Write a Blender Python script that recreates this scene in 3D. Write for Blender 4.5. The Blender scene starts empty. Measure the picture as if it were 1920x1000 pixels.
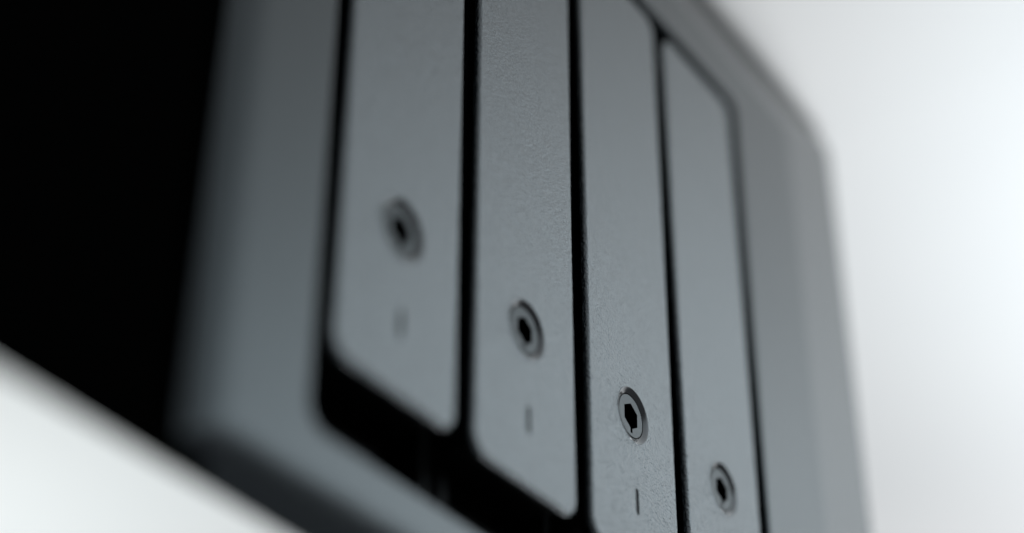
import bpy, bmesh, math
from mathutils import Vector, Matrix
from mathutils.geometry import tessellate_polygon

# The photograph shows the enclosure upside down: the camera was turned over while it
# looked down at a device standing on a white table.  Device coordinates, in mm:
# X along the front, U towards the table, N out of the front face.
MM = 0.001
TABLE_U = 114.1                      # table surface

def W(X, U, N):                      # device millimetres -> world metres
    return Vector((-X * MM, -N * MM, (TABLE_U - U) * MM))

def WD(X, U, N):                     # a direction
    return Vector((-X, -N, -U))

sc = bpy.context.scene
COL = sc.collection

# ------------------------------------------------------------------ camera
cam_d = bpy.data.cameras.new('camera')
cam = bpy.data.objects.new('camera', cam_d)
COL.objects.link(cam)
right = WD(0.54960152, 0.00354374, 0.83541942)
up = -WD(0.46414984, -0.83274818, -0.30182015)
fwd = WD(0.69462443, 0.5536406, -0.45932449)
rot = Matrix((right, up, -fwd)).transposed()
cam.matrix_world = Matrix.Translation(W(-156.907, -136.823, 120.386)) @ rot.to_4x4()
cam_d.sensor_width = 36.0
cam_d.lens = 65.96
cam_d.clip_start = 0.005
cam_d.clip_end = 50.0
cam_d.dof.use_dof = True
cam_d.dof.focus_distance = 0.2815
cam_d.dof.aperture_fstop = 5.1
cam_d.dof.aperture_blades = 0
sc.camera = cam

# ------------------------------------------------------------------ light
world = bpy.data.worlds.new('World')
sc.world = world
world.use_nodes = True
bg = world.node_tree.nodes['Background']
bg.inputs['Color'].default_value = (0.9, 0.95, 1.0, 1)
bg.inputs['Strength'].default_value = 0.16

def area_lamp(name, loc, target, size, power, color):
    d = bpy.data.lights.new(name, 'AREA')
    d.shape = 'DISK'
    d.size = size
    d.energy = power
    d.color = color
    o = bpy.data.objects.new(name, d)
    COL.objects.link(o)
    o.location = loc
    o.rotation_euler = (Vector(target) - Vector(loc)).to_track_quat('-Z', 'Y').to_euler()
    return o

def spot_lamp(name, loc, target, power, cone, radius, color):
    d = bpy.data.lights.new(name, 'SPOT')
    d.energy = power
    d.spot_size = math.radians(cone)
    d.spot_blend = 1.0
    d.shadow_soft_size = radius
    d.color = color
    o = bpy.data.objects.new(name, d)
    COL.objects.link(o)
    o.location = loc
    o.rotation_euler = (Vector(target) - Vector(loc)).to_track_quat('-Z', 'Y').to_euler()

area_lamp('side_lamp', (-0.66, 0.02, 0.36), (-0.38, -0.10, 0.0), 0.22, 2.15, (0.985, 0.985, 1.0))
spot_lamp('rear_fill_spot', (-0.16, 0.62, 0.60), (-0.15, 0.33, 0.0), 18, 36, 0.10, (0.94, 0.99, 0.985))  # added fill light, brightens only the table behind the enclosure
spot_lamp('pool_fill_spot', (-0.40, -0.20, 0.90), (-0.27, -0.22, 0.0), 70, 30, 0.12, (0.85, 0.945, 1.0))  # added helper light: a bright pool on the table for the trays to reflect
spot_lamp('base_fill_spot', (-0.36, -0.06, 0.60), (-0.100, 0.0, 0.0), 5.9, 28, 0.10, (1.0, 0.97, 0.96))  # added fill light for the dim table along the enclosure's base

sc.view_settings.view_transform = 'Standard'
sc.view_settings.look = 'None'
sc.view_settings.exposure = 0.05
sc.view_settings.gamma = 1.0
sc.view_settings.use_curve_mapping = False
sc.cycles.use_denoising = True
sc.cycles.use_adaptive_sampling = False
sc.cycles.max_bounces = 8

# ------------------------------------------------------------------ materials
def new_mat(name):
    m = bpy.data.materials.new(name)
    m.use_nodes = True
    nt = m.node_tree
    return m, nt, nt.nodes['Principled BSDF']

def plastic(name, base, rough, ior, grain=1.0, spec=0.5, tint=(0.80, 0.93, 1.0)):
    """black moulded plastic with a fine leathery grain"""
    m, nt, p = new_mat(name)
    p.inputs['Base Color'].default_value = (*base, 1)
    p.inputs['IOR'].default_value = ior
    p.inputs['Specular IOR Level'].default_value = spec
    p.inputs['Specular Tint'].default_value = (*tint, 1)
    tc = nt.nodes.new('ShaderNodeTexCoord')
    # slow wear: roughness varies a little
    n0 = nt.nodes.new('ShaderNodeTexNoise')
    n0.inputs['Scale'].default_value = 70
    n0.inputs['Detail'].default_value = 4
    mr = nt.nodes.new('ShaderNodeMapRange')
    mr.inputs['To Min'].default_value = rough - 0.03
    mr.inputs['To Max'].default_value = rough + 0.03
    nt.links.new(tc.outputs['Object'], n0.inputs['Vector'])
    nt.links.new(n0.outputs['Fac'], mr.inputs['Value'])
    nt.links.new(mr.outputs['Result'], p.inputs['Roughness'])
    if grain > 0:
        n1 = nt.nodes.new('ShaderNodeTexNoise')
        n1.inputs['Scale'].default_value = 2400
        n1.inputs['Detail'].default_value = 2.5
        n1.inputs['Roughness'].default_value = 0.55
        n1.inputs['Distortion'].default_value = 0.0
        n2 = nt.nodes.new('ShaderNodeTexNoise')
        n2.inputs['Scale'].default_value = 520
        n2.inputs['Detail'].default_value = 2
        mx = nt.nodes.new('ShaderNodeMath')
        mx.operation = 'MULTIPLY_ADD'
        mx.inputs[1].default_value = 0.7
        nt.links.new(tc.outputs['Object'], n1.inputs['Vector'])
        nt.links.new(tc.outputs['Object'], n2.inputs['Vector'])
        nt.links.new(n2.outputs['Fac'], mx.inputs[0])
        nt.links.new(n1.outputs['Fac'], mx.inputs[2])
        b = nt.nodes.new('ShaderNodeBump')
        b.inputs['Strength'].default_value = 1.0
        b.inputs['Distance'].default_value = 0.00006 * grain
        nt.links.new(mx.outputs[0], b.inputs['Height'])
        nt.links.new(b.outputs['Normal'], p.inputs['Normal'])
    return m

M_TRAY = plastic('tray_plastic', (0.010, 0.013, 0.016), 0.13, 2.55, grain=3.6, tint=(0.86, 0.95, 1.0))
M_FRAME = plastic('frame_plastic', (0.003, 0.005, 0.007), 0.18, 1.80, tint=(0.82, 0.94, 1.0), grain=0.8)
M_SIDE = plastic('matte_black_side', (0.0004, 0.0005, 0.0004), 0.6, 1.2, grain=0, spec=0.04)
M_DARK = plastic('inner_black', (0.0015, 0.0016, 0.0016), 0.45, 1.4, grain=0, spec=0.2)
M_HOLE = plastic('key_hole_shade', (0.0004, 0.0004, 0.0004), 0.7, 1.2, grain=0, spec=0.02)  # near-black liner colour, the shade inside the hole painted in
M_LED = plastic('smoked_lens', (0.004, 0.004, 0.007), 0.30, 1.4, grain=0, spec=0.08)
M_CORE = plastic('lock_core_plastic', (0.014, 0.016, 0.016), 0.33, 1.65, grain=0.35)
M_FOOT = plastic('rubber', (0.02, 0.02, 0.02), 0.8, 1.4, grain=0)

def ring_metal():
    m, nt, p = new_mat('black_anodised_metal')
    p.inputs['Base Color'].default_value = (0.12, 0.125, 0.13, 1)
    p.inputs['Metallic'].default_value = 1.0
    p.inputs['Roughness'].default_value = 0.14
    return m
M_RING = ring_metal()

def table_mat():
    m, nt, p = new_mat('white_table_laminate')
    tc = nt.nodes.new('ShaderNodeTexCoord')
    n = nt.nodes.new('ShaderNodeTexNoise')
    n.inputs['Scale'].default_value = 9
    n.inputs['Detail'].default_value = 5
    r = nt.nodes.new('ShaderNodeValToRGB')
    r.color_ramp.elements[0].position = 0.3
    r.color_ramp.elements[0].color = (0.785, 0.80, 0.80, 1)
    r.color_ramp.elements[1].position = 0.7
    r.color_ramp.elements[1].color = (0.815, 0.825, 0.82, 1)
    nt.links.new(tc.outputs['Object'], n.inputs['Vector'])
    nt.links.new(n.outputs['Fac'], r.inputs['Fac'])
    nt.links.new(r.outputs['Color'], p.inputs['Base Color'])
    p.inputs['Roughness'].default_value = 0.55
    p.inputs['Specular IOR Level'].default_value = 0.14
    return m
M_TABLE = table_mat()

# ------------------------------------------------------------------ mesh helpers
def link(name, verts, faces, mat, parent=None, origin=(0, 0, 0), smooth=None):
    """verts in device mm relative to origin (device mm); one mesh object"""
    me = bpy.data.meshes.new(name)
    base = W(0, 0, 0)
    me.from_pydata([W(*v) - base for v in verts], [], faces)
    bm = bmesh.new()
    bm.from_mesh(me)
    bmesh.ops.delete(bm, geom=[q for q in bm.verts if not q.link_faces], context='VERTS')
    bmesh.ops.remove_doubles(bm, verts=bm.verts, dist=1e-7)
    bmesh.ops.recalc_face_normals(bm, faces=bm.faces)
    bm.to_mesh(me)
    bm.free()
    if smooth:
        me.shade_smooth()
        me.set_sharp_from_angle(angle=math.radians(smooth))
        for pl in me.polygons:
            if abs(pl.normal.y) > 0.99995:
                pl.use_smooth = False
    me.materials.append(mat)
    o = bpy.data.objects.new(name, me)
    COL.objects.link(o)
    if parent is not None:
        o.parent = parent
        o.location = W(*origin) - W(0, 0, 0)
    else:
        o.location = W(*origin)
    return o

def rrect(x0, x1, u0, u1, r, n=8, N=0.0):
    """rounded rectangle loop, counter-clockwise from the X1/U0 corner"""
    out = []
    for cx, cu, a0 in ((x1 - r, u0 + r, -90), (x1 - r, u1 - r, 0), (x0 + r, u1 - r, 90), (x0 + r, u0 + r, 180)):
        for k in range(n + 1):
            a = math.radians(a0 + 90 * k / n)
            out.append((cx + r * math.cos(a), cu + r * math.sin(a), N))
    return out

def frame_loop(x0, x1, u0, u1, r, n, N):
    l = rrect(x0, x1, u0, u1, r, n, N)
    xs = max(x0 + r + 0.5, SPLIT)
    k = 2 * (n + 1)
    return l[:k] + [(xs, u1, N)] + l[k:] + [(xs, u0, N)]

SPLIT = -29.3

def circle(r, N, n=48, c=(0, 0), a0=0.0):
    return [(c[0] + r * math.cos(a0 + 2 * math.pi * k / n), c[1] + r * math.sin(a0 + 2 * math.pi * k / n), N) for k in range(n)]

def strip(loops):
    n = len(loops[0])
    v = [p for l in loops for p in l]
    f = []
    for i in range(len(loops) - 1):
        for k in range(n):
            a, b = i * n + k, i * n + (k + 1) % n
            f.append((a, b, b + n, a + n))
    return v, f

def cap(loops):
    """flat face with holes: first loop outline, the others holes"""
    v = [p for l in loops for p in l]
    tri = tessellate_polygon([[Vector((p[0], p[1], 0)) for p in l] for l in loops])
    return v, [tuple(t) for t in tri]

def join(*parts):
    V, F = [], []
    for v, f in parts:
        o = len(V)
        V += list(v)
        F += [tuple(i + o for i in q) for q in f]
    return V, F

def box(x0, x1, u0, u1, n0, n1):
    v = [(x, u, n) for x in (x0, x1) for u in (u0, u1) for n in (n0, n1)]
    f = [(0, 1, 3, 2), (4, 6, 7, 5), (0, 4, 5, 1), (2, 3, 7, 6), (0, 2, 6, 4), (1, 5, 7, 3)]
    return v, f

def bbox_soft(x0, x1, u0, u1, n0, n1, b=0.4):
    """box with an eased front edge"""
    r = b * 1.5
    v, f = strip([rrect(x0, x1, u0, u1, r, 4, n0), rrect(x0, x1, u0, u1, r, 4, n1 - b),
                  rrect(x0 + b * .3, x1 - b * .3, u0 + b * .3, u1 - b * .3, r, 4, n1 - b * .3),
                  rrect(x0 + b, x1 - b, u0 + b, u1 - b, r, 4, n1)])
    c = cap([rrect(x0 + b, x1 - b, u0 + b, u1 - b, r, 4, n1)])
    c2 = cap([rrect(x0, x1, u0, u1, r, 4, n0)])
    return join((v, f), c, c2)

def empty(name, loc, label, cat, group=None):
    o = bpy.data.objects.new(name, None)
    o.empty_display_size = 0.02
    COL.objects.link(o)
    o.location = W(*loc)
    o['label'] = label
    o['category'] = cat
    if group:
        o['group'] = group
    return o

# ------------------------------------------------------------------ the white table
def make_table():
    n = 40
    v, f = [], []
    lo, hi = Vector((-1.5, -0.8)), Vector((0.9, 1.3))
    me = bpy.data.meshes.new('tabletop')
    bm = bmesh.new()
    bmesh.ops.create_cube(bm, size=1.0)
    for q in bm.verts:
        q.co.x = lo.x if q.co.x < 0 else hi.x
        q.co.y = lo.y if q.co.y < 0 else hi.y
        q.co.z = -0.028 if q.co.z < 0 else 0.0
    bmesh.ops.bevel(bm, geom=list(bm.edges), offset=0.004, segments=3, affect='EDGES')
    bm.to_mesh(me)
    bm.free()
    me.materials.append(M_TABLE)
    o = bpy.data.objects.new('tabletop', me)
    COL.objects.link(o)
    o['kind'] = 'structure'
make_table()

# ------------------------------------------------------------------ enclosure
enc = empty('drive_enclosure', (43.5, TABLE_U, -40), 'black plastic four-bay drive enclosure standing on the white table', 'drive enclosure')
EO = (43.5, TABLE_U, -40)

def epart(name, vf, mat, smooth=None, parent=None):
    """part of the enclosure given in device mm"""
    v, f = vf
    v = [(a - EO[0], b - EO[1], c - EO[2]) for a, b, c in v]
    return link(name, v, f, mat, parent or enc, (0, 0, 0), smooth)

OX0, OX1, OU0, OU1 = -15.8, 102.9, -35.3, 89.0        # opening
NS = 8

def front_loops():
    L = []
    # opening wall and its eased edge
    L.append(frame_loop(OX0, OX1, OU0, OU1, 3.0, NS, -12))
    L.append(frame_loop(OX0, OX1, OU0, OU1, 3.0, NS, -0.6))
    for k in range(1, 6):
        a = math.radians(18 * k)
        d = 0.6 * (1 - math.cos(a))
        L.append(frame_loop(OX0 - d, OX1 + d, OU0 - d, OU1 + d, 3.0 + d, NS, -0.6 + 0.6 * math.sin(a)))
    d = 0.9
    L.append(frame_loop(OX0 - d, OX1 + d, OU0 - d, OU1 + d, 3.0 + d, NS, 0))
    # flat front, then bevels that differ from side to side
    L.append(frame_loop(XL0, 125.9, -39.3, 98.5, 0.4, NS, 0))
    K, R, Q = 12, 9.0, 7.2
    BEV = math.radians(30)
    hm = R * (1 - math.cos(BEV)) + (Q - R * BEV) * math.sin(BEV)
    dm = R * math.sin(BEV) + (Q - R * BEV) * math.cos(BEV)
    for k in range(K + 1):
        q = Q * k / K
        th = min(q / R, BEV)
        qs = max(0.0, q - R * BEV)
        du = R * math.sin(th) + qs * math.cos(th)
        h = R * (1 - math.cos(th)) + qs * math.sin(th)
        g = h / hm
        # the near edge rolls away in a wide soft curve towards the black side
        xl = XL0 - math.sqrt(34 * h)
        L.append(frame_loop(xl, 126.4 + (21.6 + 2.53 * hm) * g, -39.6 - du * (10.7 - 0.74 * hm) / dm,
                            99.0 + (8.0 + 2.01 * hm) * g, 0.4 + 1.6 * g, NS, -h))
    return L

XL0 = -28.2
LOOPS = front_loops()
last = LOOPS[-1]
lx0, lx1 = min(p[0] for p in last), max(p[0] for p in last)
lu0, lu1, ln = min(p[1] for p in last), max(p[1] for p in last), last[0][2]
# the black side runs back from the front, its long edge drawn in behind the front's edge
LOOPS.append(frame_loop(lx0 - 40, lx1 - .4, lu0 + 2.2, lu1 - .1, 4, NS, ln - 2.6))
v, f = strip(LOOPS)
n_loop = len(LOOPS[0])
first_bevel = len(LOOPS) - 14
frame_f, side_f, back_f = [], [], []
for q in f:
    i = q[0] // n_loop
    c = sum(v[j][0] for j in q) / 4
    if i >= first_bevel + 8 and c < SPLIT - 0.3:
        side_f.append(q)
    elif i == len(LOOPS) - 2:
        back_f.append(q)
    else:
        frame_f.append(q)
epart('front_frame', (v, frame_f), M_FRAME, 30)
epart('side_panel', (v, side_f), M_SIDE, 40)

# rear shell: slants back from the edge of the front towards the base
def inset(x0, x1, u0, u1, r, N):
    return frame_loop(x0, x1, u0, u1, r, NS, N)
shell = [LOOPS[-1], inset(lx0 - 39, lx1 - 1, lu0 + 80, lu1 - .1, 6, ln - 92), inset(lx0 - 37, lx1 - 3, lu0 + 84, lu1 - 2, 6, ln - 94)]
vs, fs = strip(shell)
vc, fc = cap([shell[-1]])
epart('rear_shell', join((v, back_f), (vs, fs), (vc, fc)), M_SIDE, 35)

# inside of the bay: back wall, dividers and a latch ledge
epart('bay_back', box(OX0 - .2, OX1 + .2, OU0 - .2, OU1 + .2, -13.0, -12.01), M_DARK)
TR = [-0.1, 29.05, 58.2, 87.0]
for a, b in zip(TR[:-1], TR[1:]):
    m = (a + b) / 2
    epart('bay_divider', bbox_soft(m - 0.8, m + 0.8, OU0 + 0.3, OU1 - 0.3, -11.9, -6.0, 0.3), M_DARK, 40)
for t in TR:
    epart('latch_catch', bbox_soft(t - 6.5, t + 6.5, -33.0, -27.0, -11.9, -8.0, 0.6), M_DARK, 40)
    epart('guide_rail', bbox_soft(t - 12.2, t - 10.4, -34.6, -25.4, -11.9, -5.5, 0.4), M_DARK, 40)
# rubber feet
for x in (-50, 137):
    for nn in (-14, -84):
        vv, ff = strip([circle(8, TABLE_U, 24), circle(8, TABLE_U - 0.4, 24), circle(7.2, 113.0, 24)])
        vv = [(x + p[0], p[2], nn + p[1]) for p in vv]
        e0 = len(vv) // 3
        ff.append(tuple(range(e0)))
        ff.append(tuple(range(2 * e0, 3 * e0)))
        epart('foot', (vv, ff), M_FOOT, 40)

# ------------------------------------------------------------------ drive trays
HW, UB, UT = 12.6, -24.4, 86.2
LED_C, LED_HW, LED_HL = (0.3, -14.2), 0.46, 2.1
RING_R, DISC_R, DEP = 4.55, 3.5, 0.42

def stadium(c, hw, hl, N, n=8):
    out = []
    for k in range(n + 1):
        a = math.pi * k / n
        out.append((c[0] + hw * math.cos(a), c[1] + hl - hw + hw * math.sin(a), N))
    for k in range(n + 1):
        a = math.pi + math.pi * k / n
        out.append((c[0] + hw * math.cos(a), c[1] - hl + hw + hw * math.sin(a), N))
    return out

def make_tray():
    root = empty('drive_tray', (0, 0, 0), '-', 'drive tray', 'drive trays side by side in the enclosure')
    # fascia
    r0, e = 3.1, 0.55
    L = [rrect(-HW, HW, UB, UT, r0, 10, -1.0)]
    for k in range(9):
        a = math.radians(90 * k / 8)
        d = e * (1 - math.cos(a))
        L.append(rrect(-HW + d, HW - d, UB + d, UT - d, r0 - d, 10, -e + e * math.sin(a)))
    S = strip(L)
    C = cap([L[-1], circle(RING_R, 0.0), stadium(LED_C, LED_HW, LED_HL, 0.0)])
    H = strip([stadium(LED_C, LED_HW, LED_HL, 0.0), stadium(LED_C, LED_HW - 0.02, LED_HL - 0.02, -0.6)])
    B = strip([L[0], rrect(-HW + 1.4, HW - 1.4, UB + 1.8, UT - 1.8, 2.0, 10, -1.0)])
    link('fascia', *join(S, C, H, B), M_TRAY, root, smooth=25)
    # status light window
    lv = join(cap([stadium(LED_C, LED_HW - 0.01, LED_HL - 0.01, -0.10)]))
    link('status_light', *lv, M_LED, root)
    # countersunk lock ring with a thin proud lip and a groove round the core
    prof = [(RING_R, -0.02), (RING_R - 0.02, 0.03), (RING_R - 0.07, 0.04), (RING_R - 0.12, 0.02)]
    for k in range(1, 7):
        t = k / 6
        prof.append((RING_R - 0.12 + (DISC_R + 0.10 - RING_R + 0.12) * t, 0.02 - (DEP + 0.02) * t ** 1.15))
    prof += [(DISC_R + 0.07, -DEP - 0.6), (DISC_R - 0.05, -DEP - 0.62)]
    ring = link('lock_ring', *strip([circle(r, n, 64) for r, n in prof]), M_RING, root, smooth=35)
    hexa = circle(2.2, -DEP, 6, (0, 0), math.radians(88))
    # key hole: a hexagon with a narrow slot at its lower corner
    kh = [hexa[i] for i in (0, 1, 2)]
    kh += [(-0.28, -2.04, -DEP), (-0.26, -2.85, -DEP), (0.34, -2.85, -DEP), (0.36, -2.02, -DEP)]
    kh += [hexa[i] for i in (4, 5)]
    er = DISC_R
    cl = [circle(er, -DEP - 0.62, 64), circle(er, -DEP - 0.12, 64), circle(er - 0.04, -DEP - 0.04, 64), circle(er - 0.12, -DEP, 64)]
    core = join(strip(cl), cap([cl[-1], kh]), strip([kh, [(a, b, -DEP - 2.6) for a, b, c in kh]]))
    link('lock_core', *core, M_CORE, ring, smooth=30)
    khb = [(a, b, -DEP - 2.5) for a, b, c in kh]
    khw = [(a * 0.985, b * 0.985, -DEP - 0.06) for a, b, c in kh]
    link('key_hole', *join(cap([khb]), strip([khw, khb])), M_HOLE, ring)
    # drive carrier behind the fascia
    link('carrier', *bbox_soft(-HW + 1.2, HW - 1.2, UB + 1.6, UT - 1.6, -11.8, -3.1, 0.3), M_DARK, root, smooth=40)
    return root

def copy_tree(o, parent=None):
    c = o.copy()
    COL.objects.link(c)
    if parent is not None:
        c.parent = parent
    for ch in list(o.children):
        copy_tree(ch, c)
    return c

LABELS = [
    'dark grey drive tray beside the black side panel, its lock a soft blur',
    'dark grey drive tray second from the black side panel, its lock slightly blurred',
    'dark grey drive tray with the sharply focused hexagonal lock and crisp indicator slit',
    'dark grey drive tray farthest from the black side panel, beside the wide frame edge',
]
tray = make_tray()
trays = [tray] + [copy_tree(tray) for _ in range(3)]
for t, x, lab in zip(trays, TR, LABELS):
    t.location = W(x, 0, 0)
    t['label'] = lab

# ------------------------------------------------------------------ added pale sheet, stands in for a grey smudge on the table
sv, sf = box(-60, 60, -0.4, 0, -45, 45)
smudge_mat, nt, p = new_mat('smudge_grey')
p.inputs['Base Color'].default_value = (0.50, 0.54, 0.57, 1)
p.inputs['Roughness'].default_value = 0.9
sheet = link('smudge_sheet', sv, sf, smudge_mat, None, (415, TABLE_U - 0.02, -125))
sheet.rotation_euler.z = math.radians(20)
sheet['label'] = 'added pale grey sheet standing in for a grey smudge on the white table beyond the enclosure, at the picture corner'
sheet['category'] = 'smudge stand-in'
